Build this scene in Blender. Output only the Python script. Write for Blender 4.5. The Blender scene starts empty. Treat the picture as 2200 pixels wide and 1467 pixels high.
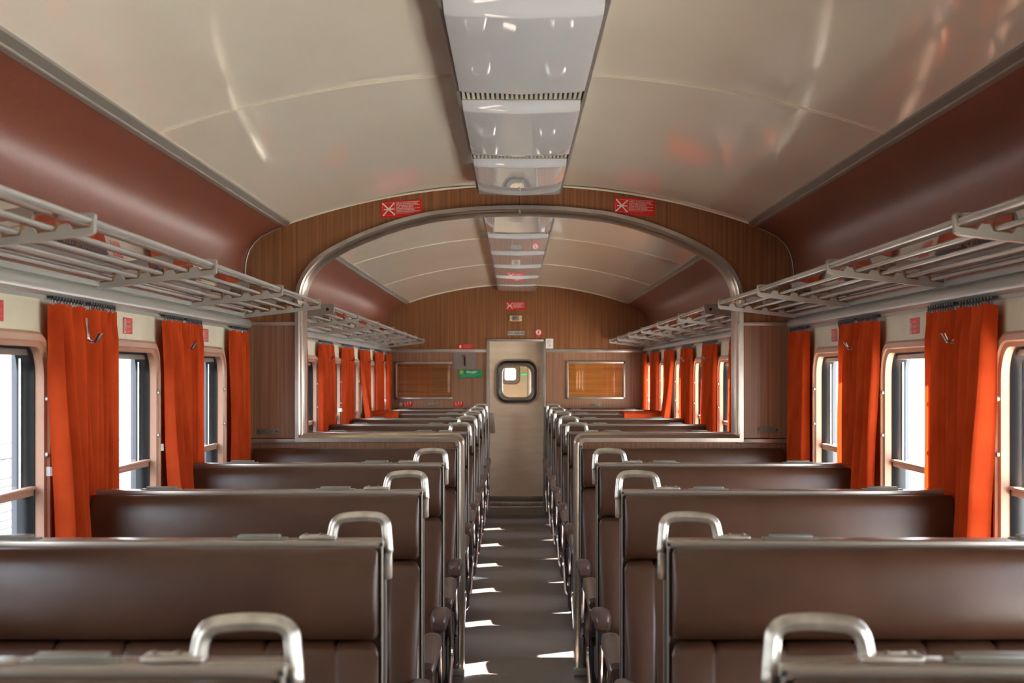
import bpy, bmesh, math, random
from mathutils import Vector, Matrix

random.seed(7)
SC = bpy.context.scene
COL = SC.collection

# ------------------------------------------------------------------ camera, sky, sun, exposure
CX, CZ, F = -0.022, 1.504, 3770.0
cam_d = bpy.data.cameras.new('camera')
cam = bpy.data.objects.new('camera', cam_d)
COL.objects.link(cam)
cam.location = (CX, 0, CZ)
cam.rotation_euler = (math.radians(90), 0, 0)
cam_d.sensor_width = 36.0
cam_d.lens = F / 2200.0 * 36.0
cam_d.shift_x = (1100 - 1106) / 2200.0
cam_d.shift_y = -(733.5 - 801) / 2200.0
cam_d.clip_start = 0.05
cam_d.clip_end = 500
cam_d.dof.use_dof = True
cam_d.dof.focus_distance = 7.5
cam_d.dof.aperture_fstop = 8.0
SC.camera = cam

SC.view_settings.view_transform = 'Standard'
SC.view_settings.look = 'None'
SC.view_settings.gamma = 1.0
SC.view_settings.use_curve_mapping = False
SC.view_settings.exposure = 1.95

world = bpy.data.worlds.new('sky')
SC.world = world
world.use_nodes = True
wn = world.node_tree
bg = wn.nodes['Background']
tc = wn.nodes.new('ShaderNodeTexCoord')
sx = wn.nodes.new('ShaderNodeSeparateXYZ')
cr = wn.nodes.new('ShaderNodeValToRGB')
wn.links.new(tc.outputs['Generated'], sx.inputs[0])
wn.links.new(sx.outputs['Z'], cr.inputs[0])
cr.color_ramp.elements[0].position = 0.0
cr.color_ramp.elements[0].color = (0.95, 0.97, 1.0, 1)
cr.color_ramp.elements[1].position = 0.9
cr.color_ramp.elements[1].color = (0.55, 0.72, 1.0, 1)
wn.links.new(cr.outputs[0], bg.inputs['Color'])
bg.inputs['Strength'].default_value = 3.4

sun_d = bpy.data.lights.new('sun', 'SUN')
sun_d.energy = 30.0
sun_d.angle = math.radians(0.53)
sun_d.color = (1.0, 0.97, 0.93)
sun = bpy.data.objects.new('sun', sun_d)
COL.objects.link(sun)
SUNDIR = Vector((-1.0, -0.74, -0.87))
sun.rotation_euler = SUNDIR.to_track_quat('-Z', 'Y').to_euler()
sun.location = (20, -20, 20)

# window rows: one window in each facing bay
P = 1.6
ROWS_NEAR = [2.18, 3.78, 5.38, 6.98]
ROWS_FAR = [10.69, 12.29, 13.89, 15.49, 17.09]
PF, PB = 8.75, 8.95            # partition faces
END = 18.6                     # far wall
BACK = -2.9
WX = 1.373
WIN_Y = [-1.79, -0.19, 1.41, 3.01, 4.60, 6.17, 7.67, 9.96, 11.49, 13.09, 14.69, 16.29, 17.86]
WHW, WZ0, WZ1 = 0.455, 0.72, 1.62
for i, wy in enumerate(WIN_Y):                  # daylight portals, one in each opening
    for s in (-1, 1):
        pd = bpy.data.lights.new('window_portal', 'AREA')
        pd.shape = 'RECTANGLE'
        pd.size = 0.82
        pd.size_y = 0.82
        pd.cycles.is_portal = True
        po = bpy.data.objects.new('window_portal', pd)
        COL.objects.link(po)
        po.location = (s * (WX + 0.075), wy, 1.17)
        po.rotation_euler = Vector((-s, 0, 0)).to_track_quat('-Z', 'Y').to_euler()

# ------------------------------------------------------------------ materials
def L(h):
    c = [int(h[i:i + 2], 16) / 255 for i in (0, 2, 4)]
    return tuple((v / 12.92 if v <= 0.04045 else ((v + 0.055) / 1.055) ** 2.4) for v in c) + (1,)

def mat(name, col, rough=0.5, metal=0.0, spec=0.5, coat=0.0, coat_r=0.05):
    m = bpy.data.materials.new(name)
    m.use_nodes = True
    b = m.node_tree.nodes['Principled BSDF']
    b.inputs['Base Color'].default_value = col
    b.inputs['Roughness'].default_value = rough
    b.inputs['Metallic'].default_value = metal
    b.inputs['Specular IOR Level'].default_value = spec
    b.inputs['Coat Weight'].default_value = coat
    b.inputs['Coat Roughness'].default_value = coat_r
    return m

def N(m, t):
    return m.node_tree.nodes.new(t)

def noise_col(m, c1, c2, scale, detail=3, stretch=(1, 1, 1), lo=0.35, hi=0.65, c3=None):
    nt = m.node_tree
    b = nt.nodes['Principled BSDF']
    t = N(m, 'ShaderNodeTexCoord'); mp = N(m, 'ShaderNodeMapping'); n = N(m, 'ShaderNodeTexNoise'); r = N(m, 'ShaderNodeValToRGB')
    nt.links.new(t.outputs['Object'], mp.inputs[0])
    mp.inputs['Scale'].default_value = stretch
    nt.links.new(mp.outputs[0], n.inputs['Vector'])
    n.inputs['Scale'].default_value = scale
    n.inputs['Detail'].default_value = detail
    nt.links.new(n.outputs[0], r.inputs[0])
    r.color_ramp.elements[0].position = lo
    r.color_ramp.elements[1].position = hi
    r.color_ramp.elements[0].color = c1
    r.color_ramp.elements[1].color = c2
    if c3:
        e = r.color_ramp.elements.new((lo + hi) / 2)
        e.color = c3
    nt.links.new(r.outputs[0], b.inputs['Base Color'])
    return n

def bump(m, scale, strength, dist=0.002, detail=4, stretch=(1, 1, 1), kind='noise'):
    nt = m.node_tree
    b = nt.nodes['Principled BSDF']
    t = N(m, 'ShaderNodeTexCoord'); mp = N(m, 'ShaderNodeMapping')
    nt.links.new(t.outputs['Object'], mp.inputs[0])
    mp.inputs['Scale'].default_value = stretch
    if kind == 'noise':
        n = N(m, 'ShaderNodeTexNoise'); n.inputs['Detail'].default_value = detail
        out = n.outputs[0]
    else:
        n = N(m, 'ShaderNodeTexVoronoi')
        out = n.outputs[0]
    n.inputs['Scale'].default_value = scale
    nt.links.new(mp.outputs[0], n.inputs['Vector'])
    bp = N(m, 'ShaderNodeBump')
    bp.inputs['Strength'].default_value = strength
    bp.inputs['Distance'].default_value = dist
    nt.links.new(out, bp.inputs['Height'])
    nt.links.new(bp.outputs[0], b.inputs['Normal'])

M = {}
def wood(name, a, b_, c, stretch, rough=0.3):
    m = mat(name, a, rough, spec=0.5)
    noise_col(m, a, b_, 1.0, 6, stretch, 0.3, 0.7, c)
    return m
M['wood'] = wood('wood_laminate', L('6d4426'), L('97653f'), L('815432'), (70, 8, 0.9), 0.28)
M['wood_light'] = wood('wood_laminate_lower', L('7d5a44'), L('a27d63'), L('906a50'), (80, 8, 0.9), 0.3)
M['wood_orange'] = wood('wood_horizontal_grain', L('94500f'), L('bd7424'), L('a9631a'), (1.2, 5, 60), 0.35)

m = mat('ceiling_laminate', L('cfc4ae'), 0.38, spec=0.5, coat=0.9, coat_r=0.065)
noise_col(m, L('dad2bc'), L('e6decb'), 1.5, 5, (1.2, 0.5, 1), 0.3, 0.7)
bump(m, 5, 0.04, 0.003, 2, (1.0, 0.5, 1))
M['ceiling'] = m
m = mat('cove_vinyl', L('8a4c34'), 0.36, spec=0.45)
noise_col(m, L('643121'), L('753c28'), 60, 5, (1, 1, 1), 0.3, 0.7)
bump(m, 260, 0.12, 0.0006, 2)
M['cove'] = m
m = mat('cream_wall', L('cfc7ae'), 0.45)
noise_col(m, L('c8c0a6'), L('d5cdb5'), 4, 4)
M['cream'] = m
m = mat('brown_vinyl', L('4c3227'), 0.36, spec=0.5)
noise_col(m, L('3f281b'), L('4f3424'), 5, 6, (1, 1, 1), 0.3, 0.7)
bump(m, 9, 0.35, 0.004, 9, (1, 1, 1.6))
M['vinyl'] = m
m = mat('brown_vinyl_dark', L('32231d'), 0.5)
M['vinyl_dark'] = m
m = mat('arm_pad_rubber', L('54413a'), 0.38)
bump(m, 300, 0.1, 0.0004)
M['pad'] = m
m = mat('seat_edge_laminate', L('3a261c'), 0.3)
M['edge'] = m
M['alu'] = mat('brushed_aluminium', L('b4aea6'), 0.34, 0.75)
noise_col(M['alu'], L('a59f96'), L('bdb8b0'), 6, 4, (1, 1, 1))
M['alu_dull'] = mat('dull_aluminium', L('8c857a'), 0.42, 0.6)
M['alu_paint'] = mat('silver_painted_metal', L('b3b4ae'), 0.24, 0.3)
M['chrome'] = mat('polished_chrome', L('d6d6d8'), 0.13, 1.0)
M['handle'] = mat('worn_satin_aluminium', L('cbc8c0'), 0.30, 0.8)
noise_col(M['handle'], L('b4b1a8'), L('d9d7d0'), 25, 5)
M['mirror_trim'] = mat('polished_trim', L('c0b2a2'), 0.28, 1.0)
M['strip'] = mat('seat_top_strip_metal', L('a0978c'), 0.26, 0.5)
M['plate'] = mat('number_plate_metal', L('8a8880'), 0.45, 0.4)
M['plate_dark'] = mat('number_plate_print', L('4a4a44'), 0.6)
M['liner'] = mat('brown_rubber_liner', L('8f6a3a'), 0.55)
M['frame'] = mat('window_surround_plastic', L('b98e76'), 0.33)
noise_col(M['frame'], L('b1866d'), L('c2987f'), 3, 3)
M['rubber'] = mat('black_rubber', L('15181a'), 0.35)
M['dark'] = mat('dark_gap', L('14110f'), 0.8)
M['steel_dark'] = mat('dark_painted_steel', L('2c2622'), 0.5, 0.2)
M['hookdark'] = mat('grey_wire', L('55555a'), 0.35, 0.9)
M['white_plastic'] = mat('white_plastic', L('d9d8d2'), 0.35)
M['lamp'] = mat('white_acrylic', L('d6d9d9'), 0.02, spec=0.55, coat=0.6, coat_r=0.01)
bump(M['lamp'], 2.2, 0.12, 0.003, 1, (1.5, 1, 1))
M['grille'] = mat('lamp_grille_plastic', L('a3a395'), 0.5)
M['red'] = mat('red_sticker', L('c81612'), 0.35)
M['print_white'] = mat('white_print', L('dcd6cc'), 0.5)
M['print_pink'] = mat('pale_red_print', L('de8a7c'), 0.5)
M['green'] = mat('green_sticker', L('078a58'), 0.4)
M['yellowgreen'] = mat('lime_disc', L('a6c04a'), 0.4)
M['ivory'] = mat('ivory_plastic', L('d8c194'), 0.4)
M['paper'] = mat('white_paper', L('dedad2'), 0.7)
M['greyplate'] = mat('grey_sheet_metal', L('8b7f77'), 0.45, 0.3)
M['black'] = mat('black_plastic', L('141414'), 0.4)
M['door'] = mat('door_beige_laminate', L('dfccb2'), 0.33)
noise_col(M['door'], L('dac6aa'), L('e4d2b9'), 3, 5, (1, 1, 6))
m = mat('floor_vinyl', L('5b4e48'), 0.42)
noise_col(m, L('524640'), L('655750'), 2.5, 8, (1, 1, 1), 0.3, 0.7)
bump(m, 40, 0.08, 0.001)
M['floor'] = m
M['gravel'] = mat('pale_ballast', L('a9a59c'), 0.9)
noise_col(M['gravel'], L('4a4742'), L('65615b'), 3, 8)
M['train_skin'] = mat('stainless_train_skin', L('67696c'), 0.5)
M['train_glass'] = mat('dark_train_glass', L('3a444a'), 0.1)
M['platform'] = mat('platform_concrete', L('e0dbd0'), 0.85)
M['leaf'] = mat('distant_foliage', L('7d8a5a'), 0.9)

def cloth_mat():
    m = bpy.data.materials.new('orange_curtain_cloth')
    m.use_nodes = True
    nt = m.node_tree
    nt.nodes.clear()
    o = N(m, 'ShaderNodeOutputMaterial'); d = N(m, 'ShaderNodeBsdfDiffuse'); t = N(m, 'ShaderNodeBsdfTranslucent'); mx = N(m, 'ShaderNodeMixShader')
    sh = N(m, 'ShaderNodeBsdfSheen') if hasattr(bpy.types, 'ShaderNodeBsdfSheen') else None
    tcn = N(m, 'ShaderNodeTexCoord'); n = N(m, 'ShaderNodeTexNoise'); r = N(m, 'ShaderNodeValToRGB'); bp = N(m, 'ShaderNodeBump'); n2 = N(m, 'ShaderNodeTexNoise')
    nt.links.new(tcn.outputs['Object'], n.inputs['Vector']); n.inputs['Scale'].default_value = 6; n.inputs['Detail'].default_value = 5
    nt.links.new(n.outputs[0], r.inputs[0])
    r.color_ramp.elements[0].position = 0.3; r.color_ramp.elements[1].position = 0.7
    r.color_ramp.elements[0].color = L('ae3d1c'); r.color_ramp.elements[1].color = L('cb5028')
    nt.links.new(r.outputs[0], d.inputs[0])
    t.inputs[0].default_value = L('d0451a')
    nt.links.new(tcn.outputs['Object'], n2.inputs['Vector']); n2.inputs['Scale'].default_value = 400
    bp.inputs['Strength'].default_value = 0.15; bp.inputs['Distance'].default_value = 0.0006
    nt.links.new(n2.outputs[0], bp.inputs['Height']); nt.links.new(bp.outputs[0], d.inputs['Normal'])
    mx.inputs[0].default_value = 0.12
    nt.links.new(d.outputs[0], mx.inputs[1]); nt.links.new(t.outputs[0], mx.inputs[2])
    nt.links.new(mx.outputs[0], o.inputs[0])
    return m
M['curtain'] = cloth_mat()

def glass_mat(name, tint, f0=0.045, fmax=0.95, rough=0.0):
    """thin sheet of glass, the same from both faces"""
    m = bpy.data.materials.new(name)
    m.use_nodes = True
    nt = m.node_tree
    nt.nodes.clear()
    o = N(m, 'ShaderNodeOutputMaterial'); t = N(m, 'ShaderNodeBsdfTransparent'); g = N(m, 'ShaderNodeBsdfGlossy'); mx = N(m, 'ShaderNodeMixShader')
    geo = N(m, 'ShaderNodeNewGeometry'); dot = N(m, 'ShaderNodeVectorMath'); dot.operation = 'DOT_PRODUCT'
    nt.links.new(geo.outputs['Incoming'], dot.inputs[0]); nt.links.new(geo.outputs['Normal'], dot.inputs[1])
    def mt(op, a_, b_=None):
        q = N(m, 'ShaderNodeMath'); q.operation = op
        for i_, v_ in enumerate((a_, b_)):
            if v_ is None: continue
            if isinstance(v_, (int, float)): q.inputs[i_].default_value = v_
            else: nt.links.new(v_, q.inputs[i_])
        return q.outputs[0]
    ab = mt('ABSOLUTE', dot.outputs['Value'])
    pw = mt('POWER', mt('SUBTRACT', 1.0, ab), 5.0)
    fac = mt('ADD', mt('MULTIPLY', pw, fmax - 2 * f0), 2 * f0)
    t.inputs[0].default_value = tint
    g.inputs['Roughness'].default_value = rough
    nt.links.new(fac, mx.inputs[0]); nt.links.new(t.outputs[0], mx.inputs[1]); nt.links.new(g.outputs[0], mx.inputs[2])
    nt.links.new(mx.outputs[0], o.inputs[0])
    return m
M['glass'] = glass_mat('window_glass', (0.94, 0.96, 0.96, 1))
M['shelf_glass'] = glass_mat('clear_shelf_glass', (0.90, 0.91, 0.90, 1), 0.06, 1.0, 0.015)
def emit(name, col, s):
    m = bpy.data.materials.new(name); m.use_nodes = True
    b = m.node_tree.nodes['Principled BSDF']
    b.inputs['Base Color'].default_value = (0, 0, 0, 1)
    b.inputs['Emission Color'].default_value = col
    b.inputs['Emission Strength'].default_value = s
    return m
M['green_light'] = emit('reflected_exit_glow', (0.1, 0.9, 0.3, 1), 0.25)

# ------------------------------------------------------------------ helpers
def link(name, bm, material, parent=None, smooth=True, loc=None):
    bmesh.ops.recalc_face_normals(bm, faces=bm.faces)
    me = bpy.data.meshes.new(name)
    bm.to_mesh(me)
    bm.free()
    if material is not None:
        me.materials.append(material)
    if smooth:
        for p in me.polygons:
            p.use_smooth = True
        try:
            me.set_sharp_from_angle(angle=math.radians(35))
        except Exception:
            pass
    o = bpy.data.objects.new(name, me)
    COL.objects.link(o)
    if parent is not None:
        o.parent = parent
    if loc is not None:
        o.location = loc
    return o

def tag(o, label=None, cat=None, group=None, kind=None):
    if label: o['label'] = label
    if cat: o['category'] = cat
    if group: o['group'] = group
    if kind: o['kind'] = kind
    return o

def struct(o):
    o['kind'] = 'structure'
    return o

def empty(name, loc=(0, 0, 0)):
    o = bpy.data.objects.new(name, None)
    o.empty_display_size = 0.1
    COL.objects.link(o)
    o.location = loc
    return o

def copy_tree(o, loc, parent=None):
    c = o.copy()
    COL.objects.link(c)
    c.parent = parent
    if loc is not None:
        c.location = loc
    for ch in [x for x in o.children]:
        copy_tree(ch, None, c)
    return c

def NB():
    return bmesh.new()

def box(bm, x0, x1, y0, y1, z0, z1, bev=0.0, seg=2):
    if x0 > x1: x0, x1 = x1, x0
    if y0 > y1: y0, y1 = y1, y0
    if z0 > z1: z0, z1 = z1, z0
    t = bmesh.new()
    vs = [t.verts.new((x, y, z)) for x in (x0, x1) for y in (y0, y1) for z in (z0, z1)]
    for f in ((0, 1, 3, 2), (4, 6, 7, 5), (0, 4, 5, 1), (2, 3, 7, 6), (0, 2, 6, 4), (1, 5, 7, 3)):
        t.faces.new([vs[i] for i in f])
    if bev > 0:
        bmesh.ops.bevel(t, geom=t.edges[:], offset=bev, segments=seg, affect='EDGES', profile=0.5)
    merge(bm, t)

def merge(bm, t, mtx=None):
    if mtx is not None:
        t.transform(mtx)
    me = bpy.data.meshes.new('tmp')
    t.to_mesh(me)
    t.free()
    bm.from_mesh(me)
    bpy.data.meshes.remove(me)

def tube(bm, pts, r, n=10, cap=True, sq=(1, 1), up=None):
    pts = [Vector(p) for p in pts]
    rs = r if isinstance(r, (list, tuple)) else [r] * len(pts)
    rings = []
    nrm = None
    for i, p in enumerate(pts):
        d = (pts[min(i + 1, len(pts) - 1)] - pts[max(i - 1, 0)]).normalized()
        if nrm is None:
            a = Vector(up) if up else (Vector((0, 1, 0)) if abs(d.y) < 0.9 else Vector((0, 0, 1)))
            nrm = (a - d * a.dot(d)).normalized()
        else:
            nrm = (nrm - d * nrm.dot(d)).normalized()
        bn = d.cross(nrm)
        rings.append([bm.verts.new(p + (nrm * math.cos(2 * math.pi * k / n) * sq[0] + bn * math.sin(2 * math.pi * k / n) * sq[1]) * rs[i]) for k in range(n)])
    for a, b in zip(rings[:-1], rings[1:]):
        for k in range(n):
            bm.faces.new((a[k], a[(k + 1) % n], b[(k + 1) % n], b[k]))
    if cap:
        bm.faces.new(rings[0][::-1])
        bm.faces.new(rings[-1])

def rounded(pts, rad, seg=5):
    """polyline with rounded corners; rad may be one number or a list"""
    pts = [Vector(p) for p in pts]
    out = [pts[0]]
    for i in range(1, len(pts) - 1):
        r = rad[i] if isinstance(rad, (list, tuple)) else rad
        a, p, b = pts[i - 1], pts[i], pts[i + 1]
        da, db = (a - p), (b - p)
        r = min(r, da.length * 0.49, db.length * 0.49)
        if r < 1e-5:
            out.append(p); continue
        pa, pb = p + da.normalized() * r, p + db.normalized() * r
        for k in range(seg + 1):
            t = k / seg
            out.append(pa * (1 - t) ** 2 + p * 2 * t * (1 - t) + pb * t * t)
    out.append(pts[-1])
    return out

def rrect(w, h, r, n=6):
    """rounded rectangle outline centred on 0, counter-clockwise, list of 4 corner arcs"""
    arcs = []
    for sx_, sy_, a0 in ((1, 1, 0), (-1, 1, 90), (-1, -1, 180), (1, -1, 270)):
        cx, cy = sx_ * (w / 2 - r), sy_ * (h / 2 - r)
        arcs.append([(cx + r * math.cos(math.radians(a0 + 90 * k / n)), cy + r * math.sin(math.radians(a0 + 90 * k / n))) for k in range(n + 1)])
    return arcs

def flat(arcs):
    return [p for a in arcs for p in a]

def ring_loft(bm, loops, close=False):
    """loops: list of equal-length point lists (closed rings) joined one after another"""
    vs = [[bm.verts.new(p) for p in lp] for lp in loops]
    pairs = list(zip(vs[:-1], vs[1:]))
    if close:
        pairs.append((vs[-1], vs[0]))
    n = len(vs[0])
    for a, b in pairs:
        for k in range(n):
            bm.faces.new((a[k], a[(k + 1) % n], b[(k + 1) % n], b[k]))
    return vs

def prism(bm, poly, axis, a, b):
    """poly: list of 2-D points; extruded on axis from a to b"""
    def p3(u, v, w):
        return {'x': (w, u, v), 'y': (u, w, v), 'z': (u, v, w)}[axis]
    va = [bm.verts.new(p3(u, v, a)) for u, v in poly]
    vb = [bm.verts.new(p3(u, v, b)) for u, v in poly]
    n = len(poly)
    for k in range(n):
        bm.faces.new((va[k], va[(k + 1) % n], vb[(k + 1) % n], vb[k]))
    bm.faces.new(va[::-1])
    bm.faces.new(vb)

def loft_x(bm, prof, stations):
    """prof: closed (y,z) outline; stations: (x, inset) — outline shrunk by inset about its middle"""
    cy = sum(p[0] for p in prof) / len(prof); cz = sum(p[1] for p in prof) / len(prof)
    hy = (max(p[0] for p in prof) - min(p[0] for p in prof)) / 2; hz = (max(p[1] for p in prof) - min(p[1] for p in prof)) / 2
    rings = []
    for x, ins in stations:
        ky, kz = max(0.05, 1 - ins / hy), max(0.05, 1 - ins / hz)
        rings.append([bm.verts.new((x, cy + (y - cy) * ky, cz + (z - cz) * kz)) for y, z in prof])
    n = len(prof)
    for a, b in zip(rings[:-1], rings[1:]):
        for k in range(n):
            bm.faces.new((a[k], a[(k + 1) % n], b[(k + 1) % n], b[k]))
    bm.faces.new(rings[0][::-1])
    bm.faces.new(rings[-1])

def smooth_poly(pts, it=2):
    for _ in range(it):
        out = []
        n = len(pts)
        for i in range(n):
            a, b = pts[i], pts[(i + 1) % n]
            out.append((a[0] * .75 + b[0] * .25, a[1] * .75 + b[1] * .25))
            out.append((a[0] * .25 + b[0] * .75, a[1] * .25 + b[1] * .75))
        pts = out
    return pts

def text_bm(s, size, shear=0.0, bold=0.0):
    cu = bpy.data.curves.new('txt', 'FONT')
    cu.body = s
    cu.size = size
    cu.align_x = 'LEFT'
    cu.align_y = 'CENTER'
    cu.shear = shear
    cu.offset = bold
    cu.resolution_u = 2
    o = bpy.data.objects.new('txt', cu)
    COL.objects.link(o)
    dg = bpy.context.evaluated_depsgraph_get()
    me = bpy.data.meshes.new_from_object(o.evaluated_get(dg))
    b = bmesh.new()
    b.from_mesh(me)
    bpy.data.objects.remove(o)
    bpy.data.meshes.remove(me)
    return b

def put_text(bm, s, u, v, size, width=None, off=0.0012, shear=0, bold=0):
    """flat text in local card space: u right, v up, facing -Y"""
    t = text_bm(s, size, shear, bold)
    if width and t.verts:
        xs = [q.co.x for q in t.verts]
        k = width / (max(xs) - min(xs))
        for q in t.verts:
            q.co.x *= k
    off += .0009
    for q in t.verts:
        q.co = Vector((q.co.x + u, -off, q.co.y + v))
    merge(bm, t)

def strip2(bm, u0, v0, u1, v1, w, off=0.0012):
    a, b = Vector((u0, 0, v0)), Vector((u1, 0, v1))
    d = (b - a).normalized()
    n = Vector((-d.z, 0, d.x)) * w / 2
    o = Vector((0, -off - .0009, 0))
    bm.faces.new([bm.verts.new(q + o) for q in (a - n, b - n, b + n, a + n)])

def disc2(bm, u, v, ru, rv, off=0.0012, n=24):
    bm.faces.new([bm.verts.new((u + ru * math.cos(2 * math.pi * k / n), -off - .0009, v + rv * math.sin(2 * math.pi * k / n))) for k in range(n)])

def at(px, py, d):
    return Vector((CX + (px - 1106) * d / F, d, CZ - (py - 801) * d / F))

# ------------------------------------------------------------------ coach cross-section
R_C, TOP = 3.55, 2.446
def zc(x):
    return TOP - R_C + math.sqrt(R_C * R_C - x * x)
TX = 1.163                     # x of the trim between ceiling and cove
COVE = [(1.373, 1.785), (1.373, 1.96), (1.371, 2.02), (1.364, 2.07), (1.350, 2.115), (1.325, 2.152), (1.290, 2.183), (1.245, 2.207), (1.20, 2.226), (TX, zc(TX) - 0.004)]
def env(x):                    # height of the lining at |x|
    x = abs(x)
    if x <= TX:
        return zc(x)
    for (xa, za), (xb, zb) in zip(COVE[::-1][:-1], COVE[::-1][1:]):
        if xa <= x <= xb and xb > xa:
            return za + (zb - za) * (x - xa) / (xb - xa)
    return 1.96

# ------------------------------------------------------------------ floor
b = NB(); box(b, -1.45, 1.45, BACK, 20.8, -0.06, 0.0)
floor = struct(link('floor', b, M['floor'], smooth=False))
b = NB(); prism(b, [(END - .03, .0005), (END + .115, .072), (END + .13, .072), (END + .13, .0005)], 'x', -.296, .279)
o = link('door_threshold', b, M['greyplate'], floor)

# ------------------------------------------------------------------ ceiling
b = NB()
xs = [-1.42 + 2.84 * i / 40 for i in range(41)]
top = [b.verts.new((x, BACK, 2.60 - 0.10 * x * x)) for x in xs]
top2 = [b.verts.new((x, 20.8, 2.60 - 0.10 * x * x)) for x in xs]
for i in range(40):
    b.faces.new((top[i], top[i + 1], top2[i + 1], top2[i]))
ceiling = struct(link('ceiling', b, M['dark']))
b = NB()
for s in (-1, 1):
    box(b, s * 1.44, s * 1.47, BACK, 20.8, 1.70, 2.44)
link('roof_side', b, M['dark'], ceiling)
def ceiling_panel(s, y0, y1):
    b = NB()
    n = 22
    x0, x1 = 0.185, TX + 0.01
    pts = [x0 + (x1 - x0) * i / n for i in range(n + 1)]
    rows = [y0, y0 + (y1 - y0) * .25, y0 + (y1 - y0) * .5, y0 + (y1 - y0) * .75, y1]
    g = [[b.verts.new((s * x, y, zc(x) + 0.0015 * math.sin(y * 2.1 + x * 5))) for x in pts] for y in rows]
    for j in range(4):
        for i in range(n):
            b.faces.new((g[j][i], g[j][i + 1], g[j + 1][i + 1], g[j + 1][i]))
    return link('ceiling_panel', b, M['ceiling'], ceiling)
SEAMS = [(BACK, -0.3), (-0.3, 2.6), (2.6, 5.5), (5.5, PF + 0.02), (PB - 0.02, 12.17), (12.17, 15.07), (15.07, END)]
for s in (-1, 1):
    for y0, y1 in SEAMS:
        ceiling_panel(s, y0 + 0.0005, y1 - 0.0005)
    for ys in (2.6, 5.5, 12.17, 15.07):
        b = NB()
        n = 22
        for dy in (-0.017, 0.011):
            for i in range(n):
                xa, xb = 0.19 + (TX - 0.19) * i / n, 0.19 + (TX - 0.19) * (i + 1) / n
                vs = [(xa, ys + dy, zc(xa)), (xb, ys + dy, zc(xb)), (xb, ys + dy, zc(xb) - .004), (xa, ys + dy, zc(xa) - .004)]
                w = 0.006
                q = [b.verts.new((s * x, y, z)) for x, y, z in vs] + [b.verts.new((s * x, y + w, z)) for x, y, z in vs]
                for f in ((0, 1, 2, 3), (4, 5, 6, 7), (2, 3, 7, 6), (0, 1, 5, 4)):
                    b.faces.new([q[k] for k in f])
        link('ceiling_joint_strip', b, M['ceiling'], ceiling)
# quarter-round beads against partition and end wall
for yb in (PF - 0.008, END - 0.008):
    b = NB()
    tube(b, [(x, yb, zc(x) - 0.006) for x in [-TX + 2 * TX * i / 60 for i in range(61)]], 0.006, 6)
    link('ceiling_bead', b, M['ceiling'], ceiling)

# long aluminium trims between ceiling and cove
k = 0
for s in (-1, 1):
    for y0, y1 in ((BACK, PF), (PB, END)):
        k += 1
        b = NB()
        z = zc(TX)
        prism(b, [(s * (TX - 0.024), z + 0.010), (s * (TX - 0.024), z - 0.000), (s * (TX - 0.008), z - 0.010), (s * (TX + 0.004), z - 0.016), (s * (TX + 0.018), z - 0.020), (s * (TX + 0.022), z - 0.002)], 'y', y0, y1)
        struct(link('trim_%d' % k, b, M['alu_dull']))
        o = bpy.data.objects['trim_%d' % k]
        b = NB()
        tube(b, [(s * (TX + 0.0), y0, z - 0.016), (s * (TX + 0.0), y1, z - 0.016)], 0.004, 6)
        link('trim_bead', b, M['alu'], o)

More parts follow.
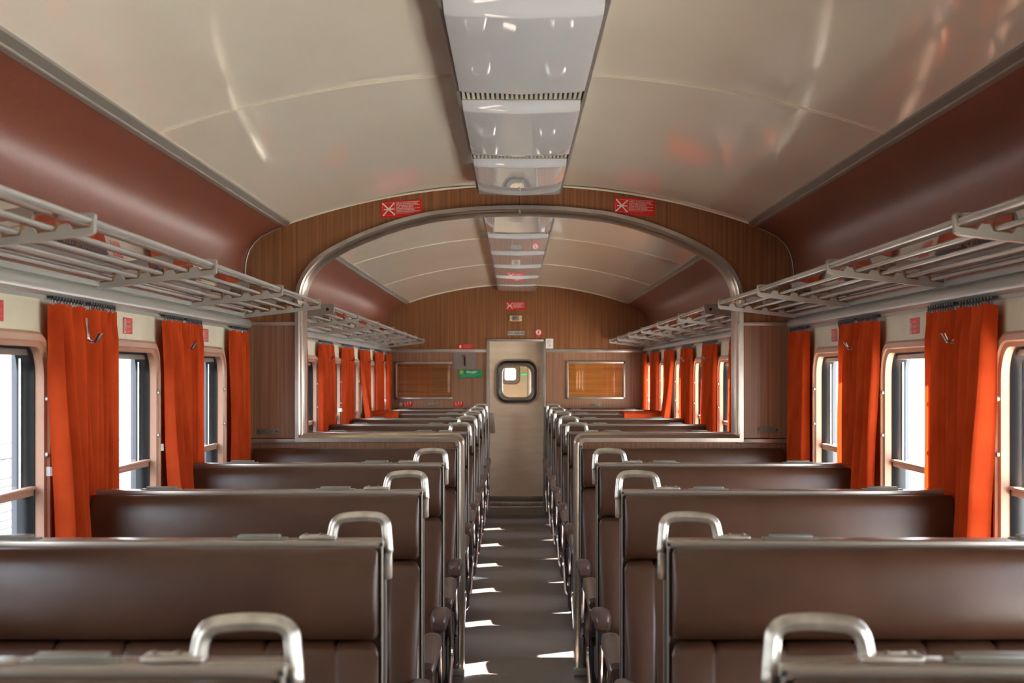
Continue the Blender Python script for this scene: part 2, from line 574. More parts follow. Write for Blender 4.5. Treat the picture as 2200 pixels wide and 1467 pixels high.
# ------------------------------------------------------------------ side walls
WALLS = {}
for s, nm in ((-1, 'wall_left'), (1, 'wall_right')):
    b = NB()
    # plates with a rounded opening for each window
    cells = []
    edges = [BACK] + [(WIN_Y[i] + WIN_Y[i + 1]) / 2 for i in range(len(WIN_Y) - 1)] + [END]
    for i, wy in enumerate(WIN_Y):
        y0, y1 = edges[i], edges[i + 1]
        z0, z1 = 0.0, 1.80
        arcs = rrect(2 * WHW - 0.05, WZ1 - WZ0 - 0.05, 0.10)
        zc_ = (WZ0 + WZ1) / 2
        arcs = [[(wy + p[0], zc_ + p[1]) for p in a] for a in arcs]
        cor = [(y1, z1), (y0, z1), (y0, z0), (y1, z0)]
        V = lambda p: b.verts.new((s * WX, p[0], p[1]))
        cv = [V(p) for p in cor]
        av = [[V(p) for p in a] for a in arcs]
        for q in range(4):
            for j in range(len(av[q]) - 1):
                b.faces.new((cv[q], av[q][j], av[q][j + 1]))
            b.faces.new((cv[q], av[q][-1], av[(q + 1) % 4][0], cv[(q + 1) % 4]))
    w = struct(link(nm, b, M['cream'], smooth=False))
    WALLS[s] = w
    # outer skin strips, keeping daylight out except at the windows and an added vestibule opening
    b = NB()
    box(b, s * 1.44, s * 1.47, BACK, 20.8, -0.3, WZ0 + 0.01)
    box(b, s * 1.44, s * 1.47, BACK, 20.8, WZ1 - 0.01, 1.74)
    ed = [BACK] + [v for wy in WIN_Y + [19.9] for v in (wy - WHW + 0.01, wy + WHW - 0.01)] + [20.8]
    for j in range(0, len(ed), 2):
        box(b, s * 1.44, s * 1.47, ed[j], ed[j + 1], WZ0, WZ1)
    link('outer_skin', b, M['train_skin'], w, smooth=False)
    for y0, y1 in ((BACK, PF), (PB, END)):
        b = NB()
        prof = COVE
        ys_ = [y0 + (y1 - y0) * j / 6 for j in range(7)]
        g = [[b.verts.new((s * x, y, z)) for x, z in prof] for y in ys_]
        for j in range(6):
            for i in range(len(prof) - 1):
                b.faces.new((g[j][i], g[j][i + 1], g[j + 1][i + 1], g[j + 1][i]))
        link('cove_panel', b, M['cove'], w)
        b = NB()
        pr = [(0, 1.792), (.012, 1.792), (.014, 1.776), (.026, 1.772), (.036, 1.762), (.040, 1.748), (.037, 1.734), (.028, 1.726), (.020, 1.724), (.020, 1.714), (0, 1.714)]
        prism(b, [(s * (WX - d), z) for d, z in pr], 'y', y0 + 0.001, y1 - 0.001)
        link('cornice', b, M['alu_paint'], w)
        b = NB()
        prism(b, [(s * (WX - d), z) for d, z in [(.0, .70), (.02, .70), (.03, .66), (.03, .0), (0, 0)]], 'y', y0 + .001, y1 - .001)
        link('lower_lining', b, M['wood_light'], w)

# ------------------------------------------------------------------ windows
def window_parts(parent, s):
    h = WZ1 - WZ0
    def lp(w_, h_, r, x):
        return [(s * x, p[0], p[1]) for p in flat(rrect(w_, h_, r))]
    b = NB()
    W = 2 * WHW
    ring_loft(b, [lp(W, h, .125, WX + .001), lp(W, h, .125, WX - .012), lp(W - .016, h - .016, .118, WX - .019), lp(W - .05, h - .05, .105, WX - .019),
                  lp(W - .058, h - .058, .10, WX - .012), lp(W - .085, h - .085, .09, WX - .006), lp(W - .09, h - .075, .085, WX + .022), lp(W - .09, h - .075, .085, WX + .028), lp(W - .02, h - .02, .085, WX + .028)])
    fr = link('window_frame', b, M['frame'], parent)
    for yy in (W / 2 - .036, -(W / 2 - .036)):
        for zz in (-.22, .10, .26):
            b = NB()
            tube(b, [(s * (WX - .010), yy, zz), (s * (WX - .016), yy, zz), (s * (WX - .0185), yy, zz)], [.007, .007, .003], 10, up=(0, 0, 1))
            link('screw', b, M['alu'], fr)
    b = NB()
    ring_loft(b, [lp(W - .09, h - .075, .085, WX + .018), lp(W - .10, h - .084, .08, WX + .020), lp(W - .112, h - .092, .07, WX + .030), lp(W - .118, h - .096, .065, WX + .045), lp(W - .118, h - .096, .065, WX + .067), lp(W - .02, h - .02, .085, WX + .067)])
    link('rubber_gasket', b, M['rubber'], parent)
    zb = 1.168 - (WZ0 + WZ1) / 2
    b = NB()
    box(b, s * (WX + .020), s * (WX + .060), -W / 2 + .052, W / 2 - .052, zb - .014, zb + .006, .003)
    box(b, s * (WX + .012), s * (WX + .034), -W / 2 + .052, W / 2 - .052, zb + .004, zb + .013, .003)
    link('sash_bar', b, M['frame'], parent)
    b = NB()
    for q in (-1, 1):
        box(b, s * (WX + .052), s * (WX + .058), q * (W / 2 - .060), q * (W / 2 - .072), zb, h / 2 - .06)
    box(b, s * (WX + .044), s * (WX + .058), -W / 2 + .06, W / 2 - .06, h / 2 - .066, h / 2 - .058)
    link('sash_frame', b, M['alu'], parent)
    b = NB()
    box(b, s * (WX + .028), s * (WX + .044), -W / 2 + .065, W / 2 - .065, h / 2 - .066, h / 2 - .048, .003)
    link('blind_cassette', b, M['alu_dull'], parent)
    for z0, z1, nm in ((-h / 2 + .048, zb, 'lower_pane'), (zb, h / 2 - .048, 'upper_pane')):
        b = NB()
        b.faces.new([b.verts.new((s * (WX + .050), y, z)) for y, z in ((-W / 2 + .06, z0), (W / 2 - .06, z0), (W / 2 - .06, z1), (-W / 2 + .06, z1))])
        link(nm, b, M['glass'], parent, smooth=False)
wi = 0
for s in (-1, 1):
    proto = None
    for wy in WIN_Y:
        wi += 1
        loc = (0, wy, (WZ0 + WZ1) / 2)
        if proto is None:
            proto = empty('window_%d' % wi, loc)
            struct(proto)
            window_parts(proto, s)
        else:
            c = copy_tree(proto, loc)
            c.name = 'window_%d' % wi

# ------------------------------------------------------------------ partition with arched opening
ARCH = [(0, 2.323), (.2, 2.317), (.34, 2.304), (.46, 2.288), (.62, 2.247), (.782, 2.188), (.917, 2.123), (.997, 2.071), (1.050, 2.016), (1.084, 1.955), (1.099, 1.89), (1.101, 1.80)]
part = struct(empty('wall_partition', (0, PF, 0)))
def catmull(pts, n=4):
    out = []
    for i in range(len(pts) - 1):
        p0 = pts[max(i - 1, 0)]; p1 = pts[i]; p2 = pts[i + 1]; p3 = pts[min(i + 2, len(pts) - 1)]
        for k in range(n):
            t = k / n
            out.append(tuple(0.5 * ((2 * p1[j]) + (-p0[j] + p2[j]) * t + (2 * p0[j] - 5 * p1[j] + 4 * p2[j] - p3[j]) * t * t + (-p0[j] + 3 * p1[j] - 3 * p2[j] + p3[j]) * t ** 3) for j in (0, 1)))
    out.append(pts[-1])
    return out
ARCHF = catmull([(-.2, 2.317)] + ARCH, 4)[4:]
T = PB - PF
def panel_strip(cols, s, y0, y1):
    """cols: list of (xb, zb, xt, zt): bottom and top points; solid between y0 and y1"""
    b = NB()
    fr = [(b.verts.new((s * xb, y0, zb)), b.verts.new((s * xt, y0, zt))) for xb, zb, xt, zt in cols]
    bk = [(b.verts.new((s * xb, y1, zb)), b.verts.new((s * xt, y1, zt))) for xb, zb, xt, zt in cols]
    for i in range(len(cols) - 1):
        b.faces.new((fr[i][0], fr[i + 1][0], fr[i + 1][1], fr[i][1]))
        b.faces.new((bk[i][0], bk[i + 1][0], bk[i + 1][1], bk[i][1]))
        b.faces.new((fr[i][0], fr[i + 1][0], bk[i + 1][0], bk[i][0]))
        b.faces.new((fr[i][1], fr[i + 1][1], bk[i + 1][1], bk[i][1]))
    for i in (0, -1):
        b.faces.new((fr[i][0], fr[i][1], bk[i][1], bk[i][0]))
    return b
for s in (-1, 1):
    cols = []
    for x, z in ARCHF:
        cols.append((max(x, .0015), z, max(x, .0015), env(x) + .012))
    cols.append((1.101, 1.757, 1.101, env(1.101) + .012))
    cols.append((1.160, 1.757, 1.160, env(1.16) + .012))
    cols.append((1.2185, 1.757, 1.2185, env(1.2185) + .012))
    link('header_panel', panel_strip(cols, s, 0, T), M['wood'], part, smooth=False)
    cols = [(x, 1.757, x, env(x) + .006) for x in (1.2205, 1.245, 1.29, 1.325, 1.35, 1.364, 1.3725)]
    link('corner_panel', panel_strip(cols, s, 0.0005, T), M['wood'], part, smooth=False)
    b = NB(); box(b, s * 1.10, s * WX, .0, T, 1.18, 1.742)
    link('side_panel', b, M['wood_light'], part, smooth=False)
    b = NB(); box(b, s * .296, s * WX, .0, T, .001, 1.168)
    link('low_wall', b, M['wood_light'], part, smooth=False)
    b = NB(); box(b, s * 1.085, s * WX, -.010, T + .01, 1.740, 1.759, .003)
    link('rail_trim', b, M['alu'], part)
    b = NB(); box(b, s * 1.085, s * WX, -.012, .0, 1.152, 1.176, .003); box(b, s * 1.085, s * WX, T, T + .01, 1.152, 1.176, .003)
    link('rail_trim', b, M['alu'], part)
    # thin dark bead where the partition meets the cove
    b = NB(); tube(b, [(s * (x - .004), -.004, z) for x, z in COVE[:-1]], .0045, 6)
    link('cove_bead', b, M['alu_dull'], part)
    b = NB(); box(b, s * .27, s * .335, -.045, .02, .001, .035, .004)
    link('foot_bracket', b, M['alu_paint'], part)
# continuous trim round the opening (two halves)
def offset_path(pts, o):
    out = []
    for i in range(len(pts)):
        p = Vector(pts[i])
        d1 = (Vector(pts[i]) - Vector(pts[i - 1])).normalized() if i > 0 else None
        d2 = (Vector(pts[i + 1]) - Vector(pts[i])).normalized() if i < len(pts) - 1 else None
        if d1 is None: d1 = d2
        if d2 is None: d2 = d1
        n1, n2 = Vector((d1.y, -d1.x)), Vector((d2.y, -d2.x))
        nn = (n1 + n2)
        if nn.length < 1e-6:
            nn = n1
        nn.normalize()
        k = max(0.4, nn.dot(n1))
        out.append(p + nn * (o / k))
    return out
low = [Vector((-.300, 0.0)), Vector((-.300, 1.176)), Vector((-1.101, 1.176))]
lowr = rounded([(p.x, p.y, 0) for p in low], .032, 6)
lowr = [(p.x, p.y) for p in lowr][:-1]
path = lowr + [(-1.101, 1.176)] + [(-1.101, 1.5)] + [(-x, z) for x, z in ARCHF[::-1]]
sec = [(-.014, 0), (-.014, -.014), (.004, -.016), (.010, -.004), (.020, .004), (.024, .03), (.024, T - .03), (.010, T + .004), (.004, T + .014), (-.014, T + .014), (-.014, T)]
for s in (-1, 1):
    b = NB()
    rows = [[b.verts.new((-s * q.x, y, q.y)) for q in offset_path(path, o)] for o, y in sec]
    for a, c in zip(rows[:-1], rows[1:]):
        for i in range(len(a) - 1):
            b.faces.new((a[i], a[i + 1], c[i + 1], c[i]))
    link('opening_trim', b, M['mirror_trim'], part)
    # light front flange
    b = NB()
    sec2 = [(-.016, -.001), (-.016, -.018), (.003, -.020), (.005, -.012), (.003, -.001)]
    rows = [[b.verts.new((-s * q.x, y, q.y)) for q in offset_path(path, o)] for o, y in sec2]
    for a, c in zip(rows[:-1], rows[1:]):
        for i in range(len(a) - 1):
            b.faces.new((a[i], a[i + 1], c[i + 1], c[i]))
    link('front_flange', b, M['alu'], part)
b = NB(); box(b, -.006, .006, .004, T - .004, 2.33, 2.45); link('seam_light_stop', b, M['dark'], part, smooth=False)  # dark strip added inside the header seam to stop light showing through
b = NB(); box(b, -.008, .008, -.024, 0, 2.298, 2.322, .003)
link('trim_clip', b, M['alu_dull'], part)

# ------------------------------------------------------------------ end walls
wf = struct(empty('wall_far', (0, END, 0)))
DXO = (-.323, .304); DZT = 1.864
def arch_cols(xs, zb):
    return [(x, zb, x, env(x) + .01) for x in xs]
b = panel_strip(arch_cols([-1.3725, -1.35, -1.325, -1.29, -1.245, -1.2] + [-1.16 + i * .1 for i in range(12)] + [-.0015], 1.757), 1, 0, .05)
# cut the door opening out by building around it
b.free()
def fan(x0, x1, zb, name, m_, step=.08):
    n = max(2, int(abs(x1 - x0) / step))
    xs_ = [x0 + (x1 - x0) * i / n for i in range(n + 1)]
    extra = [v for v in (-1.364, -1.35, -1.325, -1.29, 1.364, 1.35, 1.325, 1.29) if min(x0, x1) < v < max(x0, x1)]
    xs_ = sorted(xs_ + extra)
    link(name, panel_strip(arch_cols(xs_, zb), 1, 0, .05), m_, wf, smooth=False)
fan(-1.373, DXO[0], 1.757, 'upper_panel', M['wood'])
fan(DXO[0], -.0012, DZT, 'upper_panel', M['wood'])
fan(.0012, DXO[1], DZT, 'upper_panel', M['wood'])
fan(DXO[1], 1.373, 1.757, 'upper_panel', M['wood'])
for a, c in ((-1.373, DXO[0]), (DXO[1], 1.373)):
    b = NB(); box(b, a, c, 0, .05, .001, 1.722); link('lower_panel', b, M['wood_light'], wf, smooth=False)
    b = NB(); box(b, a, c, -.012, .05, 1.7225, 1.7565, .004); link('rail_trim', b, M['alu'], wf)
# aluminium door surround
b = NB(); box(b, -1.40, 1.40, .055, .07, DZT, 2.60); link('light_stop_board', b, M['dark'], wf, smooth=False)  # unseen dark board added to block sky light in the panel seam
b = NB()
box(b, DXO[0], DXO[0] + .026, -.016, .20, .001, DZT, .003)
box(b, DXO[1] - .024, DXO[1], -.016, .20, .001, DZT, .003)
box(b, DXO[0], DXO[1], -.016, .20, DZT - .024, DZT, .003)
link('door_surround', b, M['alu'], wf)
wb = struct(empty('wall_back', (0, BACK, 0)))
b = panel_strip(arch_cols([-1.373, -1.35, -1.325, -1.29, -1.245, -1.2] + [-1.16 + i * .116 for i in range(21)] + [1.2, 1.245, 1.29, 1.325, 1.35, 1.373], 0.001), 1, -.05, 0)
link('lining_panel', b, M['wood'], wb, smooth=False)

# door leaf
DY = 18.74
k_ = DY / F
door = struct(empty('door_1', (0, DY, 0)))
dx0, dx1 = -.297, .282
wc = at((1063 + 1157) / 2, (771 + 869) / 2, DY)
ww, wh = 94 * k_, 98 * k_
b = NB()
arcs = [[(wc.x + p[0], wc.z + p[1]) for p in a] for a in rrect(ww - .03, wh - .03, .115)]
z0, z1 = .191, 1.842
cor = [(dx1, z1), (dx0, z1), (dx0, z0), (dx1, z0)]
for yy in (0, .035):
    V = lambda p: b.verts.new((p[0], yy, p[1]))
    cv = [V(p) for p in cor]; av = [[V(p) for p in a] for a in arcs]
    for q in range(4):
        for j in range(len(av[q]) - 1):
            b.faces.new((cv[q], av[q][j], av[q][j + 1]))
        b.faces.new((cv[q], av[q][-1], av[(q + 1) % 4][0], cv[(q + 1) % 4]))
link('door_leaf', b, M['door'], door, smooth=False)
def dl(w_, h_, r, y):
    return [(wc.x + p[0], y, wc.z + p[1]) for p in flat(rrect(w_, h_, r, 8))]
b = NB(); ring_loft(b, [dl(ww, wh, .13, .0), dl(ww - .01, wh - .01, .125, -.014), dl(ww - .035, wh - .035, .113, -.014), dl(ww - .045, wh - .045, .11, .0)])
link('window_frame', b, M['mirror_trim'], door)
b = NB(); ring_loft(b, [dl(ww - .04, wh - .04, .11, -.004), dl(ww - .055, wh - .055, .105, -.012), dl(ww - .095, wh - .095, .085, -.006), dl(ww - .10, wh - .10, .085, .03)])
link('rubber_gasket', b, M['rubber'], door)
b = NB(); b.faces.new([b.verts.new(p) for p in dl(ww - .09, wh - .09, .085, .008)])
link('window_pane', b, M['glass'], door, smooth=False)
b = NB(); ring_loft(b, [dl(ww - .10, wh - .10, .09, .03), dl(ww - .16, wh - .15, .08, .034), dl(ww - .17, wh - .16, .07, .06)])
link('inner_window_frame', b, M['alu_dull'], door)
b = NB(); p0 = at(1053, 887, DY); p1 = at(1064, 930, DY); box(b, p0.x, p1.x, -.006, 0, p1.z, p0.z, .002)
hp = link('handle_plate', b, M['alu'], door)
b = NB(); box(b, dx0 - .012, dx0 + .004, -.004, .03, .08, 1.842); link('dark_edge_gap', b, M['black'], door)  # shade of the gap beside the leaf, drawn as a black strip
b = NB(); box(b, dx0, dx1, -.010, .03, .130, .189, .004); link('kick_rail', b, M['alu_dull'], door)
b = NB(); box(b, dx0, dx1, -.016, .03, .076, .126, .006); kr = link('threshold_rail', b, M['alu'], door)
for px in (1073, 1106, 1145):
    b = NB(); p = at(px, 1086, DY); tube(b, [(p.x, -.016, .10), (p.x, -.020, .10)], .005, 8, up=(0, 0, 1)); link('screw', b, M['plate_dark'], kr)

# vestibule beyond the door
ves = struct(empty('wall_vestibule', (0, 19.3, 0)))
b = NB()
for s in (-1, 1):
    box(b, s * .55, s * .58, -.45, 1.3, 0.001, .9)
    box(b, s * .55, s * .58, -.45, 1.3, 1.75, 2.2)
    box(b, s * .55, s * .58, -.45, .2, .9, 1.75)  # side openings added beyond here to let daylight brighten the vestibule
box(b, -.58, .58, -.45, 1.3, 2.2, 2.23)
link('vestibule_lining', b, M['door'], ves, smooth=False)
b = NB()
vc = (-.075, 1.49)
arcs = [[(vc[0] + p[0], vc[1] + p[1]) for p in a] for a in rrect(.16, .17, .04)]
cor = [(.55, 2.2), (-.55, 2.2), (-.55, 0.001), (.55, 0.001)]
V = lambda p: b.verts.new((p[0], 1.3, p[1]))
cv = [V(p) for p in cor]; av = [[V(p) for p in a] for a in arcs]
for q in range(4):
    for j in range(len(av[q]) - 1):
        b.faces.new((cv[q], av[q][j], av[q][j + 1]))
    b.faces.new((cv[q], av[q][-1], av[(q + 1) % 4][0], cv[(q + 1) % 4]))
link('gangway_door', b, M['door'], ves, smooth=False)
b = NB()
vl = lambda w_, h_, r, y: [(vc[0] + p[0], y, vc[1] + p[1]) for p in flat(rrect(w_, h_, r, 6))]
ring_loft(b, [vl(.23, .24, .06, 1.3), vl(.21, .22, .055, 1.28), vl(.125, .135, .02, 1.28), vl(.12, .13, .02, 1.34)])
link('reflected_window_frame', b, M['alu_dull'], ves)  # small window built in place of a reflection in the door glass
b = NB(); box(b, .05, .12, 1.27, 1.29, 1.475, 1.495); link('reflected_exit_light', b, M['green_light'], ves, smooth=False)  # glow put here for an exit sign reflected in the door glass
b = NB(); box(b, .12, .14, 1.1, 1.29, 0.001, 1.9); link('gangway_edge', b, M['alu_dull'], ves, smooth=False)

# ------------------------------------------------------------------ ceiling lamps
LW = 0.385
def lamp_parts(t, ln):
    b = NB()
    xs_ = [-LW / 2 + LW * i / 16 for i in range(17)]
    rows = [(0.0, .022), (.004, .0185), (.03, .0165), (.10, .006), (.140, .0006), (.148, .0), (.156, .0), (.20, .0003), (ln * .35, .001), (ln * .6, .002), (ln - .05, .003), (ln - .012, .0032), (ln - .004, .0036), (ln, .008), (ln + .002, .055)]
    g = []
    for y, z in rows:
        g.append([])
        for x in xs_:
            v = -.007 * (1 - abs(x) / (LW / 2)) if .13 < y < ln + .001 else -.004 * (1 - abs(x) / (LW / 2)) if .05 < y < .13 else -.0015 * (1 - abs(x) / (LW / 2))
            e = .010 if abs(x) > LW / 2 - .001 else 0
            g[-1].append(b.verts.new((x, y, 2.366 + z + v + e * .3)))
    for j in range(len(g) - 1):
        for i in range(16):
            b.faces.new((g[j][i], g[j][i + 1], g[j + 1][i + 1], g[j + 1][i]))
    for i in (0, -1):
        lo = [r[i] for r in g]
        hi = [b.verts.new((v.co.x, v.co.y, 2.43)) for v in (lo[0], lo[-1])]
        b.faces.new(lo + [hi[1], hi[0]])
    link('diffuser', b, M['lamp'], t)
    b = NB()
    for s in (-1, 1):
        box(b, s * (LW / 2 + .002), s * (LW / 2 + .012), -.20, ln + .03, 2.378, 2.46)
    link('side_frame', b, M['alu_dull'], t)
    b = NB()
    n = 25
    for i in range(n):
        x = -LW / 2 + LW * (i + .5) / n
        box(b, x - .0042, x + .0042, -.19, -.012, 2.383, 2.395)
    box(b, -LW / 2, LW / 2, -.012, -.002, 2.380, 2.42)
    box(b, -LW / 2, LW / 2, -.205, -.19, 2.380, 2.42)
    tag(link('vent_grille', b, M['grille'], t, smooth=False), 'slotted grille between two lamp covers')
    b = NB(); box(b, -LW / 2, LW / 2, -.205, .0, 2.425, 2.43); link('grille_backing', b, M['dark'], t, smooth=False)
lamp_y = [2.55, 4.09, 5.65, 7.19]
far_y = [9.47, 11.06, 12.65, 14.24, 15.83, 17.22]
proto = None
names = {4.09: 'glossy white ceiling lamp cover nearest the camera, at the top of the picture',
         5.65: 'glossy white ceiling lamp, second before the wood partition',
         7.19: 'glossy white ceiling lamp just before the arched wood partition',
         2.55: 'glossy white ceiling lamp above the camera with its slotted vent at the top edge'}
ordf = ['nearest behind the arch', 'second behind the arch', 'third behind the arch', 'third before the far end wall', 'second before the far end wall', 'touching the far end wall']
for i, y in enumerate(lamp_y + far_y):
    if proto is None:
        o = proto = empty('ceiling_lamp', (0, y, 0))
        lamp_parts(o, 1.325)
    else:
        o = copy_tree(proto, (0, y, 0))
    tag(o, names[y] if y in names else 'white ceiling lamp of the far compartment, ' + ordf[i - 4], 'ceiling lamp', 'ceiling lamps in a row along the middle of the ceiling')

# ------------------------------------------------------------------ seats
XA, XW = 0.306, 1.308          # aisle and wall ends
def hr_profile(q):             # headrest; q=-1 faces the camera
    p = [(.040, 1.130), (.075, 1.136), (.100, 1.115), (.112, 1.06), (.116, 1.00), (.108, .955), (.085, .940), (.040, .942)]
    p = smooth_poly(p, 1)
    return [(q * y, z) for y, z in p]
def bk_profile(q):
    p = [(.040, .940), (.080, .936), (.104, .915), (.125, .80), (.150, .62), (.165, .50), (.150, .43), (.050, .42)]
    p = smooth_poly(p, 1)
    return [(q * y, z) for y, z in p]
def seat_profile(q):
    p = [(.12, .435), (.30, .452), (.48, .462), (.555, .445), (.575, .40), (.56, .345), (.50, .33), (.12, .33)]
    p = smooth_poly(p, 1)
    return [(q * y, z) for y, z in p]
def stations(x0, x1, r, seams=()):
    st = [(x0, r), (x0 + r * .25, r * .45), (x0 + r * .6, r * .15), (x0 + r, 0)]
    for sm in seams:
        st += [(sm - .010, 0), (sm - .004, .005), (sm, .010), (sm + .004, .005), (sm + .010, 0)]
    st += [(x1 - r, 0), (x1 - r * .6, r * .15), (x1 - r * .25, r * .45), (x1, r)]
    return st
def seat_parts(t, s, sides=(-1, 1), handle=True, single=False):
    X = lambda v: s * v
    # structure
    b = NB()
    y0, y1 = (-.042 if -1 in sides else -.0), (.042 if 1 in sides else .0)
    if single:
        y0, y1 = (-.042, .04) if sides[0] == -1 else (-.04, .042)
    box(b, X(XA), X(XW), y0, y1, .28, 1.128)
    link('back_shell', b, M['edge'], t, smooth=False)
    b = NB()
    box(b, X(XA - .003), X(XA + .004), y0 - .006, y1 + .006, .28, 1.142, .002)
    link('end_panel', b, M['steel_dark'], t)
    b = NB()
    for yy in (y0 - .006, y1 + .006):
        tube(b, [(X(XA - .001), yy, .30), (X(XA - .001), yy, 1.135)], .0035, 6)
    link('end_trim', b, M['alu_dull'], t)
    if not single:
        b = NB()
        box(b, X(XA - .004), X(XW), -.042, .042, 1.129, 1.146, .003)
        link('top_strip', b, M['strip'], t)
        for xc_ in (.572, 1.105):
            b = NB()
            box(b, X(xc_ - .060), X(xc_ + .060), -.020, .020, 1.1462, 1.1495, .001)
            box(b, X(xc_ - .045), X(xc_ + .045), -.016, .016, 1.149, 1.156, .002)
            pl = link('seat_number_plate', b, M['plate'], t)
    for q in sides:
        b = NB(); loft_x(b, [(y, z) for y, z in hr_profile(q)], [(X(v), i) for v, i in stations(XA + .006, XW - .005, .010)])
        link('headrest', b, M['vinyl'], t)
        seams = [XA + .093 + .148 * k for k in range(7) if XA + .093 + .148 * k < XW - .03]
        b = NB(); loft_x(b, bk_profile(q), [(X(v), i) for v, i in stations(XA + .004, XW - .005, .028, seams)])
        link('back_cushion', b, M['vinyl'], t)
        b = NB(); loft_x(b, seat_profile(q), [(X(v), i) for v, i in stations(XA + .03, XW - .005, .025, seams)])
        link('seat_cushion', b, M['vinyl'], t)
        # armrest on the aisle
        b = NB()
        prs = [(.125, .545, .575, .020), (.14, .545, .592, .026), (.22, .548, .602, .029), (.36, .560, .620, .031), (.47, .568, .632, .032), (.53, .562, .630, .032), (.556, .552, .618, .028), (.568, .565, .600, .020)]
        rings = []
        for y, za, zb, hw in prs:
            rr = rrect(2 * hw, zb - za, min(hw, (zb - za) / 2) * .75, 3)
            rings.append([(X(.300) + p[0], q * y, (za + zb) / 2 + p[1]) for p in flat(rr)])
        vs = ring_loft(b, rings)
        b.faces.new(vs[0]); b.faces.new(vs[-1])
        arm = link('armrest', b, M['pad'], t)
        b = NB()
        pts = rounded([(X(.305), q * .16, .552), (X(.300), q * .50, .562), (X(.292), q * .53, .30), (X(.300), q * .36, .12), (X(.33), q * .30, .10)], [0, .06, .05, .05, 0], 6)
        tube(b, pts, .0105, 10)
        link('support_tube', b, M['chrome'], arm)
        b = NB()
        tube(b, [(X(.298), q * .50, .555), (X(.298), q * .515, .50)], [.014, .011], 10)
        link('tube_collar', b, M['black'], arm)
        b = NB()
        box(b, X(.318), X(.330), q * .10, q * .54, .22, .335, .004)
        link('seat_side_rail', b, M['steel_dark'], t)
        b = NB()
        box(b, X(.345), X(.385), q * .18, q * .26, 0.0, .30, .004)
        box(b, X(.33), X(.40), q * .15, q * .30, 0.0, .012, .002)
        link('leg', b, M['steel_dark'], t)
        b = NB()
        box(b, X(1.24), X(1.28), q * .18, q * .26, 0.0, .30, .004)
        link('leg', b, M['steel_dark'], t)
        b = NB()
        box(b, X(.33), X(1.33), q * .14, q * .52, .27, .325, .006)
        link('seat_frame', b, M['steel_dark'], t)
    if handle:
        b = NB()
        pts = rounded([(X(.293), 0, 1.070), (X(.293), 0, 1.118), (X(.2965), 0, 1.150), (X(.300), 0, 1.192), (X(.350), 0, 1.1965), (X(.408), 0, 1.190), (X(.416), 0, 1.150)], [0, .02, .02, .030, .03, .030, 0], 5)
        rr = []
        for p in pts:
            z_ = p.z
            rr.append(.0075 if z_ < 1.115 else (.0105 if z_ < 1.135 else .0112))
        tube(b, pts, rr, 12, sq=(1.25, 1.0))
        h = link('grab_handle', b, M['handle'], t)
        b = NB()
        box(b, X(.405), X(.484), -.020, .020, 1.1455, 1.155, .004, 3)
        link('handle_base_plate', b, M['handle'], h)
        for xx in (.44, .47):
            b = NB(); tube(b, [(X(xx), 0, 1.154), (X(xx), 0, 1.159)], [.006, .003], 8); link('screw', b, M['alu_dull'], h)
        b = NB(); box(b, X(.286), X(.3035), -.012, .012, 1.060, 1.118, .004, 2); link('side_foot', b, M['handle'], h)
SIDE = {-1: 'left', 1: 'right'}
ordn = ['nearest the camera', 'second from the camera', 'third from the camera', 'fourth from the camera']
ordf = ['first behind the partition', 'second behind the partition', 'third behind the partition', 'fourth behind the partition', 'fifth behind the partition']
for s in (-1, 1):
    proto = None
    for i, y in enumerate(ROWS_NEAR + ROWS_FAR):
        if proto is None:
            o = proto = empty('double_bench_seat', (0, y, 0))
            seat_parts(o, s)
        else:
            o = copy_tree(proto, (0, y, 0))
        if i < 4:
            lb = 'brown vinyl back-to-back bench with silver handle, %s row, %s' % (SIDE[s], ordn[i])
        else:
            lb = 'brown vinyl back-to-back bench in the far compartment, %s row, %s' % (SIDE[s], ordf[i - 4])
        tag(o, lb, 'train seat', 'brown back-to-back train benches beside the aisle')
    for y, q, lb in ((PF - .042, -1, 'brown vinyl single-sided bench set against the front of the low partition wall, %s side'),
                     (PB + .042, 1, 'brown vinyl single-sided bench against the back of the partition, %s side'),
                     (END - .044, -1, 'brown vinyl bench set against the far end wall, %s of the door')):
        o = empty('single_bench_seat', (0, y, 0))
        seat_parts(o, s, (q,), False, True)
        tag(o, lb % SIDE[s], 'train seat', 'single-sided benches against the walls')

